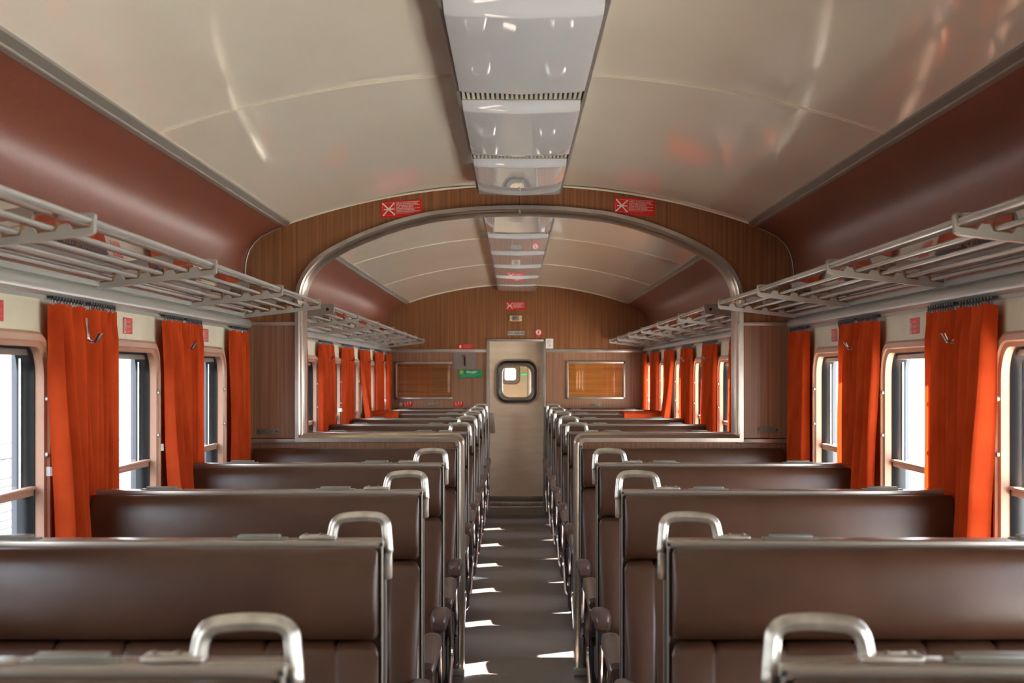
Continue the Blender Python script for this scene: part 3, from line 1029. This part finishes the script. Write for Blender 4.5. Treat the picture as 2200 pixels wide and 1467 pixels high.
# ------------------------------------------------------------------ luggage racks
def rack(s, ys, y0, y1, label):
    t = empty('luggage_rack', (0, (y0 + y1) / 2, 1.8))
    yo = (y0 + y1) / 2
    def bot(x):                # underside of the bracket at |x|
        return 1.772 + (1.36 - x) / (1.36 - .985) * .044 - 1.8
    XR = [.990, 1.070, 1.150, 1.230, 1.310]
    for k, xr in enumerate(XR):
        b = NB()
        z = bot(xr) + (.034 if k == 0 else .025)
        rad = .0100 if k == 0 else .0070
        tube(b, [(s * xr, y0 - yo, z), (s * xr, y1 - yo, z)], rad, 10, sq=(.85, 1.1))
        link('front_rail' if k == 0 else 'rail', b, M['alu_paint'], t)
    b = NB()
    prism(b, [(s * 1.345, bot(1.345) + .005), (s * 1.345, bot(1.345) + .022), (s * 1.372, bot(1.36) + .028), (s * 1.372, bot(1.36) + .002)], 'y', y0 - yo, y1 - yo)
    link('wall_rail', b, M['alu_paint'], t)
    yb = [y0] + list(ys)
    if y1 - ys[-1] > .3:
        yb.append(y1)
    for a, c in zip(yb[:-1], yb[1:]):
        b = NB()
        x0, x1 = .998, 1.36
        b.faces.new([b.verts.new(p) for p in ((s * x0, a - yo + .014, bot(x0) + .044), (s * x1, a - yo + .014, bot(x1) + .034), (s * x1, c - yo - .014, bot(x1) + .034), (s * x0, c - yo - .014, bot(x0) + .044))])
        link('glass_shelf', b, M['shelf_glass'], t, smooth=False)
    # bracket: comb-shaped casting
    first = None
    for yy in ys:
        if first is None:
            b = NB()
            pts = [(1.366, bot(1.36) - .002)]
            pts += [(.985, bot(.985))]
            pts += [(.974, bot(.985) + .006), (.972, bot(.985) + .046), (.976, bot(.985) + .050), (1.008, bot(.985) + .050), (1.008, bot(.985) + .044), (.982, bot(.985) + .042), (.981, bot(.99) + .024), (.987, bot(.99) + .018)]
            for k in range(5):
                xe = XR[k] + .046            # far end of this notch
                pts += [(xe - .012, bot(xe) + .018), (xe - .006, bot(xe) + .026), (xe - .002, bot(xe) + .032)]
                if k < 4:
                    xn = XR[k + 1] - .014
                    pts += [(xn - .004, bot(xn) + .032), (xn, bot(xn) + .026), (xn + .004, bot(xn) + .018)]
            pts += [(1.366, bot(1.36) + .028)]
            prism(b, [(s * x, z) for x, z in pts], 'y', -.013, .013)
            br = link('bracket', b, M['alu_paint'], t, loc=(0, yy - yo, 0))
            for k in range(5):
                b = NB()
                xa, xe = XR[k] - .011, XR[k] + .032
                z0_ = bot(XR[k]) + .0190
                tube(b, [(s * (xa - .000), 0, z0_ + .020), (s * xa, 0, z0_ + .004), (s * (xa + .004), 0, z0_), (s * xe, 0, bot(xe) + .0195)], .0028, 6, sq=(5.6, 1.5))
                link('rubber_liner', b, M['liner'], br)
            first = br
        else:
            c = first.copy(); COL.objects.link(c); c.location = (0, yy - yo, 0)
            for ch in first.children:
                d = ch.copy(); COL.objects.link(d); d.parent = c
    tag(t, label, 'luggage rack')
    return t
near_b = [-.8, .8, 2.4, 3.98, 5.6, 7.2, 8.6]
far_b = [10.7, 12.3, 13.85, 15.45, 17.02, 18.5]
for s in (-1, 1):
    rack(s, near_b, BACK + .02, 8.62, 'long silver luggage rack of rails over the %s windows, near compartment' % SIDE[s])
    rk = rack(s, [9.24] + far_b, 9.24, 18.5, 'silver luggage rack over the %s windows behind the arched partition' % SIDE[s])
    b = NB()
    prism(b, [(s * 1.372, -.03), (s * 1.0, .012), (s * .975, .016), (s * .970, .060), (s * .976, .066), (s * 1.372, .052)], 'y', -.012, -.022)
    link('end_plate', b, M['greyplate'], rk, loc=(0, 9.225 - (9.24 + 18.5) / 2, 0))
    b = NB(); disc2(b, s * 1.005, .038, .008, .008, .0)
    link('plate_hole', b, M['dark'], rk, smooth=False, loc=(0, 9.2025 - (9.24 + 18.5) / 2, 0))

# ------------------------------------------------------------------ curtains
def curtain(s, y0, y1, seed, lean=0.0, sweep=0.0, bulge=.008, hooks=True):
    rnd = random.Random(seed)
    w = y1 - y0
    yc = (y0 + y1) / 2
    t = empty('curtain', (s * (WX - .018), yc, 1.722))
    n_f = max(4, int(round(5.2 * w / .38)))
    # folds of uneven width and depth: knots (u, depth) alternate ridge and valley
    ws = [rnd.uniform(.6, 1.5) for _ in range(n_f * 2)]
    tot = sum(ws)
    ks, acc = [0.0], 0
    for q_ in ws:
        acc += q_ / tot
        ks.append(acc)
    dep = [(rnd.uniform(.75, 1.15) if i % 2 else rnd.uniform(-.15, .2)) for i in range(len(ks))]
    drift = [rnd.uniform(-.03, .03) for _ in ks]
    deep = [rnd.uniform(.7, 1.5) for _ in ks]
    def depth(u, v):
        kk = [k_ + d_ * v * (0 < i < len(ks) - 1) for i, (k_, d_) in enumerate(zip(ks, drift))]
        for i in range(len(kk) - 1):
            if u <= kk[i + 1] or i == len(kk) - 2:
                q_ = min(1, max(0, (u - kk[i]) / max(1e-4, kk[i + 1] - kk[i])))
                q_ = q_ * q_ * (3 - 2 * q_)
                da, db = dep[i] * (1 + (deep[i] - 1) * v), dep[i + 1] * (1 + (deep[i + 1] - 1) * v)
                return da + (db - da) * q_
    nu, nv = n_f * 16, 24
    b = NB()
    H = 1.00
    ph = rnd.random() * 6.28
    g = []
    for j in range(nv + 1):
        v = j / nv
        row = []
        gather = 1.0 - .06 * math.sin(min(1, v * 1.1) * math.pi)
        for i in range(nu + 1):
            u = i / nu
            f = depth(u, v)
            amp = .036 + .014 * v
            x = -(amp * f) - bulge * v ** 1.4 - .003 * math.sin(v * 9 + u * 14 + ph)
            if bulge < .02:              # hangs clear of the seat end
                x = -.043 * math.tanh(-x / .043)
            yy = (u - .5) * w * gather + .004 * math.sin(6 * u + 3 * v + ph) + lean * v + sweep * v * v * (u - .3)
            z = -.018 - H * v - (.007 * (1 - f) if j == 0 else 0)
            if j in (0, 1):
                x *= .85
            row.append(b.verts.new((s * min(-.004, x - .004) if s > 0 else -min(-.004, x - .004), yy, z)))
        g.append(row)
    for j in range(nv):
        for i in range(nu):
            b.faces.new((g[j][i], g[j][i + 1], g[j + 1][i + 1], g[j + 1][i]))
    me = link('cloth', b, M['curtain'], t)
    for p in me.data.polygons: p.use_smooth = True
    b = NB()
    nh = 11
    for i in range(nh):
        yy = (-.46 + .92 * i / (nh - 1)) * w
        for q in (-1, 1):
            tube(b, [(-s * .014, yy, .0), (-s * .018, yy + q * .008, -.010), (-s * .018, yy + q * .002, -.024)], .0020, 5)
        box(b, -s * .004, -s * .022, yy - .010, yy + .010, -.006, .001)
    o = link('runner_hooks', b, M['hookdark'], t, smooth=False)
    o['kind'] = 'stuff'
    return t
def lab(o, l):
    tag(o, l, 'curtain', 'orange curtains at the windows')
sd = 3
near_pairs = [(3.78, 'beside the second bench'), (5.38, 'beside the third bench'), (6.98, 'beside the fourth bench')]
for s in (-1, 1):
    for yc, where in near_pairs:
        for q, nm in ((-1, 'camera-side half'), (1, 'far half')):
            sd += 1
            ya, yb_ = (yc - .40, yc - .02) if q == -1 else (yc + .045, yc + .40)
            o = curtain(s, ya, yb_, sd * 7 + 1, lean=(.02 if q < 0 else -.01), bulge=(.032 if q < 0 else .002))
            lab(o, 'orange curtain, %s of the %s pair %s' % (nm, SIDE[s], where))
    o = curtain(s, 8.15, 8.66, 91 + s, lean=0.01)
    lab(o, 'single orange curtain in the corner before the partition, %s wall' % SIDE[s])
    for k, yc in enumerate(ROWS_FAR):
        for q, nm in ((-1, 'near half'), (1, 'far half')):
            sd += 1
            ya, yb_ = (yc - .42, yc - .01) if q == -1 else (yc + .02, yc + .42)
            if k == 3 and q == -1:
                o = curtain(s, yc - .40, yc + .02, sd * 5, lean=-.05, sweep=-.25, bulge=.10)
                lab(o, 'orange curtain pulled aside towards the seat at the %s, %s of the fourth far bench' % (SIDE[s], 'beside'))
                continue
            o = curtain(s, ya, yb_, sd * 5)
            lab(o, 'orange curtain behind the partition, %s side, %s beside the %s far bench' % (SIDE[s], nm, ['first', 'second', 'third', 'fourth', 'fifth'][k]))
    o = curtain(s, 18.16, 18.56, 71 + s)
    lab(o, 'single orange curtain against the far end wall, %s corner' % SIDE[s])

# loose cloth thrown over a seat top
for s, x0, x1 in ((-1, 1.03, 1.30), (1, .92, 1.32)):
    b = NB()
    nu = 24
    prof = [(-.075, .03), (-.071, .09), (-.064, .142), (-.050, .160), (.0, .167), (.052, .160), (.070, .135), (.074, .06)]
    g = []
    for i in range(nu + 1):
        u = i / nu
        row = []
        for j, (y, z) in enumerate(prof):
            wv = .006 * math.sin(u * 9 + j) + .003 * math.sin(u * 23)
            row.append(b.verts.new((s * (x0 + (x1 - x0) * u + (.02 * math.sin(j * .8) if i == 0 else 0)), 15.49 + y * 1.9 + (wv if y < 0 else -wv), z + 1.0 + abs(wv) * .8)))
        g.append(row)
    for i in range(nu):
        for j in range(len(prof) - 1):
            b.faces.new((g[i][j], g[i][j + 1], g[i + 1][j + 1], g[i + 1][j]))
    o = link('draped_curtain_end', b, M['curtain'])
    tag(o, 'loose orange curtain end thrown over the top of a far bench, %s side' % SIDE[s], 'curtain')

# curtain clips and coat hooks
for s in (-1, 1):
    for i, yc in enumerate([5.38, 6.98] + ROWS_FAR):
        t = empty('coat_hook', (s * WX, yc, 1.66))
        b = NB()
        box(b, 0, -s * .004, -.008, .008, -.016, .022, .001)
        tube(b, [(-s * .003, 0, .008), (-s * .040, 0, .008)], .004, 8)
        link('back_plate', b, M['chrome'], t)
        for q in (-1, 1):
            b = NB()
            pts = rounded([(-s * .036, q * .002, .012), (-s * .040, q * .003, -.010), (-s * .043, q * .006, -.058), (-s * .066, q * .016, -.064), (-s * .082, q * .024, -.034)], [0, .02, .025, .02, 0], 5)
            tube(b, pts, [.0042] * (len(pts) - 1) + [.0036], 8)
            link('prong', b, M['chrome'], t)
        wh_ = (['between the curtains beside the third bench', 'between the curtains beside the fourth bench'] + ['beside the %s far bench' % n_ for n_ in ('first', 'second', 'third', 'fourth', 'fifth')])[i]
        tag(t, 'chrome double coat hook on the %s wall, %s' % (SIDE[s], wh_), 'coat hook', 'chrome coat hooks on the walls')
for s, yc, z_, wh_ in ((-1, 5.04, 1.222, 'below the nearest left coat hook'), (-1, 6.62, 1.224, 'at the fourth bench'), (-1, 11.95, 1.20, 'behind the partition'), (-1, 13.45, 1.22, 'at the third far bench'), (-1, 18.05, 1.22, 'by the far corner curtain'), (1, 18.05, 1.22, 'by the far corner curtain')):
    b = NB()
    prism(b, [(s * WX, yc - .02), (s * (WX - .020), yc - .016), (s * (WX - .028), yc - .010), (s * (WX - .028), yc + .015), (s * (WX - .024), yc + .015), (s * (WX - .024), yc - .004), (s * (WX - .018), yc - .010), (s * WX, yc - .012)], 'z', z_ - .013, z_ + .013)
    o = link('curtain_clip', b, M['white_plastic'], smooth=False)
    tag(o, 'white curtain clip on the %s wall, %s' % (SIDE[s], wh_), 'curtain clip', 'white curtain clips')

# ------------------------------------------------------------------ stickers and signs
def card(name, w, h, m_, loc, rot=(0, 0, 0), th=.0012, r=.004, parent=None):
    t = empty(name, loc)
    t.rotation_euler = rot
    b = NB()
    prism(b, flat(rrect(w, h, r, 3)), 'y', 0, -th)
    link('card', b, m_, t, smooth=False)
    return t
def no_smoking(loc, rot, w=.205, h=.084, label='', detail=True):
    t = card('no_smoking_sign', w, h, M['red'], loc, (0, rot, 0))
    b = NB()
    L0, R0, B0, T0 = -w / 2 + .009, -w / 2 + .009 + .060 * w / .205, -h / 2 + .012, h / 2 - .010
    strip2(b, L0, B0, R0, T0, .0062); strip2(b, L0, T0, R0, B0, .0062, .0014)
    strip2(b, L0 + .007, (B0 + T0) / 2 - .001, L0 + .024, (B0 + T0) / 2 - .001, .0055, .0016)
    strip2(b, R0 - .024, (B0 + T0) / 2, R0 - .003, (B0 + T0) / 2, .0055, .0016)
    link('crossed_cigarette', b, M['print_white'], t, smooth=False)
    b = NB()
    for a in ((L0, B0, R0, B0), (L0, T0, R0, T0), (L0, B0, L0, T0), (R0, B0, R0, T0)):
        strip2(b, *a, .0016)
    for a_, c_, d_ in ((.022, .34, .0), (.016, .47, .02)):
        strip2(b, L0 + a_, B0 + (T0 - B0) * (c_ + .25), L0 + a_ + .006, B0 + (T0 - B0) * (c_ + .35), .003)
    link('pictogram_border', b, M['print_pink'], t, smooth=False)
    x0 = R0 + .006
    x1 = w / 2 - .010
    b = NB()
    rows = [T0 + .001, T0 - .0155, T0 - .031, T0 - .046]
    for k in rows:
        strip2(b, x0, k, x1, k, .0016)
    put_text(b, 'NÃO FUMADORES', x0 + .001, T0 - .0080, .0125, (x1 - x0) * .90)
    put_text(b, 'NO SMOKERS', x0 + .001, T0 - .0235, .0125, (x1 - x0) * .70)
    put_text(b, 'NON FUMEURS', x0 + .001, T0 - .0390, .0125, (x1 - x0) * .76)
    link('lettering', b, M['print_white'], t, smooth=False)
    b = NB()
    strip2(b, x0, T0 - .0495, x1 - .004, T0 - .0495, .0012); strip2(b, x0, T0 - .053, x1 - .03, T0 - .053, .0012); strip2(b, x0, T0 - .0565, x1 - .05, T0 - .0565, .0012)
    link('small_print', b, M['print_pink'], t, smooth=False)
    tag(t, label, 'sign', 'red no smoking signs')
    return t
p = at(862.5, 448.5, PF - .001); no_smoking(p, math.radians(-3.2), label='red no smoking sign tilted up to the right, left half of the arch')
p = at(1363, 444, PF - .001); no_smoking(p, math.radians(3.6), label='red no smoking sign on the right half of the arched partition')
p = at(1108, 657, END - .001); no_smoking(p, 0, label='red no smoking sign above the far door')

ks = END / F
# ivory call plate
p = at(1108, 684, END); t = card('indicator_plate', 26 * ks, 12 * ks, M['ivory'], p, th=.014, r=.003)
b = NB(); box(b, -.038, .038, -.020, -.013, -.018, .022, .002); link('indicator_face', b, M['plate'], t)
b = NB(); put_text(b, 'W.C.', -.020, .006, .020, .038, off=.0215); link('lettering', b, M['black'], t, smooth=False)
b = NB()
for q in (-1, 1): disc2(b, q * .052, 0, .004, .004, .0150)
link('screw', b, M['plate_dark'], t, smooth=False)
b = NB(); strip2(b, -.036, -.021, .036, -.021, .004, .0205); link('red_line', b, M['red'], t, smooth=False)
tag(t, 'small ivory indicator box under the sign above the far door', 'indicator')
# coach number plate
p = at(1108.5, 715.5, END); t = card('coach_number_plate', 36 * ks, 8.5 * ks, M['alu_paint'], p, th=.003, r=.002)
b = NB(); put_text(b, 'PT 22 - 40 200 - 075', -.082, 0, .026, .164, off=.0042, bold=.0006); link('lettering', b, M['black'], t, smooth=False)
tag(t, 'narrow grey number plate over the far door frame', 'plate')
# fire extinguisher sticker
p = at(1157, 715.5, END); t = card('extinguisher_sticker', 14 * ks, 16 * ks, M['red'], p)
b = NB(); disc2(b, 0, .008, .0285, .0285); link('white_disc', b, M['print_white'], t, smooth=False)
b = NB(); strip2(b, -.003, -.012, -.003, .022, .011, .0018); strip2(b, -.006, .024, .014, .024, .004, .0020); strip2(b, .010, .024, .012, .010, .003, .0022); link('extinguisher_symbol', b, M['red'], t, smooth=False)
b = NB(); strip2(b, -.016, -.031, .016, -.031, .006); link('small_print', b, M['print_pink'], t, smooth=False)
tag(t, 'red sticker with fire extinguisher in a white disc, above far door right', 'sticker')
# paper
p = at(1180.5, 738, END - .014); t = card('paper_notice', 16 * ks, 21 * ks, M['paper'], p, th=.001, r=.001)
b = NB()
for k, (a, c) in enumerate(((-.022, .01), (-.028, .02), (-.028, .0))):
    strip2(b, a, .03 - k * .012, c, .03 - k * .012, .003)
link('grey_print', b, M['plate'], t, smooth=False)
b = NB(); disc2(b, .002, -.018, .012, .009); strip2(b, -.015, .038, .016, .038, .003); link('red_print', b, M['print_pink'], t, smooth=False)
tag(t, 'white paper notice at the top right corner of the far door frame', 'notice')
# red sign at the rail, left
p = at(999.5, 744.2, END - .001); t = card('red_notice_sticker', 33 * ks, 10.5 * ks, M['red'], p)
b = NB(); disc2(b, -.052, .0, .011, .016); strip2(b, -.056, -.018, -.048, -.018, .006); link('hand_symbol', b, M['print_white'], t, smooth=False)
b = NB()
for k in range(4): strip2(b, -.025, .017 - k * .010, .07 - .012 * (k % 2), .017 - k * .010, .0028)
link('small_print', b, M['print_pink'], t, smooth=False)
tag(t, 'flat red notice sticker resting on the rail left of the far door', 'sticker')
# grey emergency plate with black and red handle
p = at(998.8, 774.5, END - .001); t = card('emergency_brake_plate', 49.5 * ks, 36.5 * ks, M['greyplate'], p, th=.006, r=.003)
b = NB(); box(b, -.0075, .0075, -.022, -.006, -.058, .040, .003); link('handle', b, M['black'], t)
b = NB(); box(b, -.009, .009, -.024, -.006, .038, .058, .003); link('red_knob', b, M['red'], t)
b = NB(); tube(b, [(-.032, -.010, .053), (-.008, -.012, .050)], .003, 6); link('pin', b, M['plate_dark'], t)
tag(t, 'grey metal plate with black emergency handle left of the far door', 'emergency handle')
# green Atencao sticker
p = at(1010.5, 803, END - .008); t = card('green_warning_sticker', 50 * ks, 17.5 * ks, M['green'], p, r=.012)
b = NB(); disc2(b, -.094, .018, .021, .021, .0014); link('lime_disc', b, M['yellowgreen'], t, smooth=False)
b = NB(); disc2(b, -.101, .023, .003, .003, .002); disc2(b, -.088, .023, .003, .003, .002); strip2(b, -.103, .010, -.086, .010, .003, .002); link('face_symbol', b, M['green'], t, smooth=False)
b = NB(); put_text(b, 'Atenção!', -.045, .020, .036, .115, shear=.3, bold=.0008); link('lettering', b, M['print_white'], t, smooth=False)
b = NB()
for k in range(3): strip2(b, -.10, -.006 - k * .011, .110 - k * .03, -.006 - k * .011, .0022, .0014)
link('small_print', b, mat('pale_green_print', L('7cc2a2'), .5), t, smooth=False)
tag(t, 'green warning sticker reading Atenção under the grey emergency plate', 'sticker')
# two small pictogram stickers
for px, lb in ((876.5, 'small red pictogram sticker below the left framed panel, beside a round button'), (985.3, 'small red pictogram sticker under the right end of the left framed panel')):
    p = at(px, 868, END - .001); t = card('pictogram_sticker', 20 * ks, 11.5 * ks, M['red'], p)
    b = NB()
    strip2(b, -.034, .004, -.028, .022, .004); strip2(b, -.034, .004, -.020, .003, .004); strip2(b, -.002, .003, -.002, .024, .007); strip2(b, -.007, .014, .004, .014, .003, .0014); strip2(b, .026, .003, .026, .024, .008)
    link('pictograms', b, M['print_white'], t, smooth=False)
    b = NB()
    for k in range(3): strip2(b, -.038, -.005 - k * .007, .034 - k * .022, -.005 - k * .007, .003)
    link('small_print', b, M['print_pink'], t, smooth=False)
    tag(t, lb, 'sticker', 'red pictogram stickers')
p = at(860, 868.5, END); t = empty('round_button', p)
b = NB(); tube(b, [(0, 0, 0), (0, -.006, 0), (0, -.009, 0)], [.019, .019, .014], 20, up=(0, 0, 1)); link('button_rim', b, M['alu'], t)
b = NB(); box(b, -.010, .010, -.012, -.008, -.002, .003); link('button_bar', b, M['plate_dark'], t, smooth=False)
tag(t, 'small round metal button on the far wall by the left curtain', 'button')

# number plates on the wood
def num_plate(p, w, h, label):
    t = empty('number_plate', p)
    b = NB()
    box(b, -w / 2, w / 2, -.003, 0, -h / 2, h / 2, .001)
    box(b, -w * .35, w * .35, -.008, -.003, -h / 2, h / 2, .0015)
    link('plate_base', b, M['plate'], t)
    b = NB()
    for q in (-1, 1):
        x0_, x1_ = (-w * .33, -w * .02) if q < 0 else (w * .02, w * .33)
        for a in ((x0_, -h * .36, x1_, -h * .36), (x0_, h * .36, x1_, h * .36), (x0_, -h * .36, x0_, h * .36), (x1_, -h * .36, x1_, h * .36)):
            strip2(b, *a, .0014, .0085)
    put_text(b, '85', -w * .26, 0, h * .55, w * .16, off=.0086)
    put_text(b, '86', w * .10, 0, h * .55, w * .16, off=.0086)
    link('numbers', b, M['plate_dark'], t, smooth=False)
    b = NB()
    for q in (-1, 1): disc2(b, q * w * .43, 0, h * .2, h * .2, .0035)
    link('screw', b, M['plate_dark'], t, smooth=False)
    tag(t, label, 'number plate', 'small metal seat number plates')
num_plate(at(575, 927, PF), .104, .028, 'small grey seat number plate low on the left partition panel')
num_plate(at(1649, 923, PF), .104, .028, 'small grey seat number plate low on the right partition panel')
num_plate(at(930.5, 869, END), .104, .030, 'small grey seat number plate under the left framed panel, far wall')
num_plate(at(1281.5, 869, END), .104, .030, 'small grey seat number plate under the right framed panel, far wall')

# framed panels on the far wall
def framed(x0p, y0p, x1p, y1p, label, dark, right=True):
    a, c = at(x0p, y1p, END), at(x1p, y0p, END)
    t = empty('framed_panel', ((a.x + c.x) / 2, END, (a.z + c.z) / 2))
    w, h = c.x - a.x, c.z - a.z
    fw = .022
    b = NB(); box(b, -w / 2 + .01, w / 2 - .01, -.006, 0, -h / 2 + .01, h / 2 - .01); link('wood_grain_panel', b, dark, t, smooth=False)
    b = NB(); b.faces.new([b.verts.new(q) for q in ((-w / 2 + .02, -.010, -h / 2 + .02), (w / 2 - .02, -.010, -h / 2 + .02), (w / 2 - .02, -.010, h / 2 - .02), (-w / 2 + .02, -.010, h / 2 - .02))]); link('glass', b, M['glass'], t, smooth=False)
    for nm_, bb in (('top', (-w / 2, w / 2, h / 2 - fw, h / 2)), ('bottom', (-w / 2, w / 2, -h / 2, -h / 2 + fw)), ('left', (-w / 2, -w / 2 + fw, -h / 2, h / 2)), ('right', (w / 2 - fw, w / 2, -h / 2, h / 2))):
        if nm_ == 'right' and not right:
            continue
        b = NB(); box(b, bb[0], bb[1], -.020, -.002, bb[2], bb[3], .004); link('frame_bar', b, M['alu'], t)
    tag(t, label, 'framed panel', 'framed wood-grain panels on the far wall')
M['wood_h'] = wood('wood_horizontal_dark', L('7c4a20'), L('a1693a'), L('8e582c'), (1.2, 5, 60), 0.25)
framed(849, 777, 972, 858, 'aluminium-framed wood-grain panel on far wall, left of the door, right bar missing', M['wood_h'], False)
framed(1217, 776, 1343, 857, 'aluminium-framed orange wood-grain panel on far wall, right of the door', M['wood_orange'])

# red stickers on the cream walls over the windows
def wall_sticker(s, y, z, label):
    t = empty('window_sticker', (s * (WX - .0005), y, z))
    t.rotation_euler = (0, 0, math.radians(90) if s < 0 else math.radians(-90))
    b = NB(); prism(b, flat(rrect(.148, .056, .003, 3)), 'y', 0, -.001); link('card', b, M['red'], t, smooth=False)
    w, h = .148, .056
    q = -1
    cx = q * .050
    b = NB()
    ring = [[(cx + r * math.cos(a), -.0025, r * math.sin(a)) for a in [2 * math.pi * k / 24 for k in range(24)]] for r in (.0225, .0190)]
    ring_loft(b, ring)
    strip2(b, cx - .004, -.012, cx - .004, .012, .008, .0018); strip2(b, cx + .006, -.006, cx + .006, .012, .004, .0018)
    strip2(b, cx - .024, -.024, cx + .02, -.024, .002, .0018)
    link('pictogram', b, M['print_white'], t, smooth=False)
    b = NB()
    for k, (a, c) in enumerate(((-.018, .03), (-.018, .04), (-.018, .03))):
        strip2(b, a, .020 - .017 * k, .066, .020 - .017 * k, .0012, .0016)
        strip2(b, a, .014 - .017 * k, c, .014 - .017 * k, .005, .0016)
    link('lettering', b, M['print_pink'], t, smooth=False)
    tag(t, label, 'sticker', 'red stickers above the windows')
for s in (-1, 1):
    for y, lb in ((4.56, 'red instruction sticker at the %s picture edge above the nearest window'), (6.12, 'red instruction sticker above the %s window between third and fourth bench'), (7.66, 'red instruction sticker above the last %s window before the partition')):
        wall_sticker(s, y, 1.668, lb % SIDE[s])

# scrap of paper on the aisle floor
b = NB()
q = [at(1007, 1239, CZ * F / (1239 - 801)), at(1050, 1242.5, CZ * F / (1242.5 - 801)), at(1005, 1249, CZ * F / (1249 - 801))]
vs = [b.verts.new((v.x, v.y, .002)) for v in q] + [b.verts.new((v.x, v.y, .004)) for v in q]
b.faces.new(vs[:3]); b.faces.new(vs[3:])
for i in range(3): b.faces.new((vs[i], vs[(i + 1) % 3], vs[3 + (i + 1) % 3], vs[3 + i]))
tag(link('paper_scrap', b, M['paper'], smooth=False), 'white scrap of paper on the left edge of the aisle floor', 'paper')

# ------------------------------------------------------------------ outside
b = NB(); box(b, -60, 60, -60, 90, -1.12, -1.05)
struct(link('ground', b, M['gravel'], smooth=False))
b = NB(); box(b, 2.2, 9, -40, 60, -1.05, -.15)
struct(link('platform', b, M['platform'], smooth=False))
t = empty('neighbouring_train', (-4.6, 4, 0))
b = NB()
box(b, -1.4, 0, -24, 24, -.5, 2.35, .12, 3)
link('car_body', b, M['train_skin'], t)
b = NB()
for k in range(10):
    z = -.1 + k * .075
    tube(b, [(.004, -24, z), (.004, 24, z)], .018, 6)
link('body_rib', b, M['train_skin'], t)
b = NB(); box(b, 0, .03, -24, 24, .74, .82, .01); link('waist_rail', b, M['train_skin'], t)
for k in range(14):
    y = -20 + k * 2.9
    b = NB()
    ring = lambda w_, h_, r, x: [(x, y + p[0], 1.28 + p[1]) for p in flat(rrect(w_, h_, r))]
    b.faces.new([b.verts.new(q) for q in ring(1.3, .72, .12, .012)])
    wnd = link('train_window', b, M['train_glass'], t, smooth=False)
    b = NB(); ring_loft(b, [ring(1.4, .82, .16, 0.0), ring(1.38, .80, .15, .02), ring(1.3, .72, .12, .02), ring(1.3, .72, .12, .012)])
    link('window_frame', b, M['alu'], wnd)
tag(t, 'pale ribbed railway carriage standing outside the left windows', 'train')
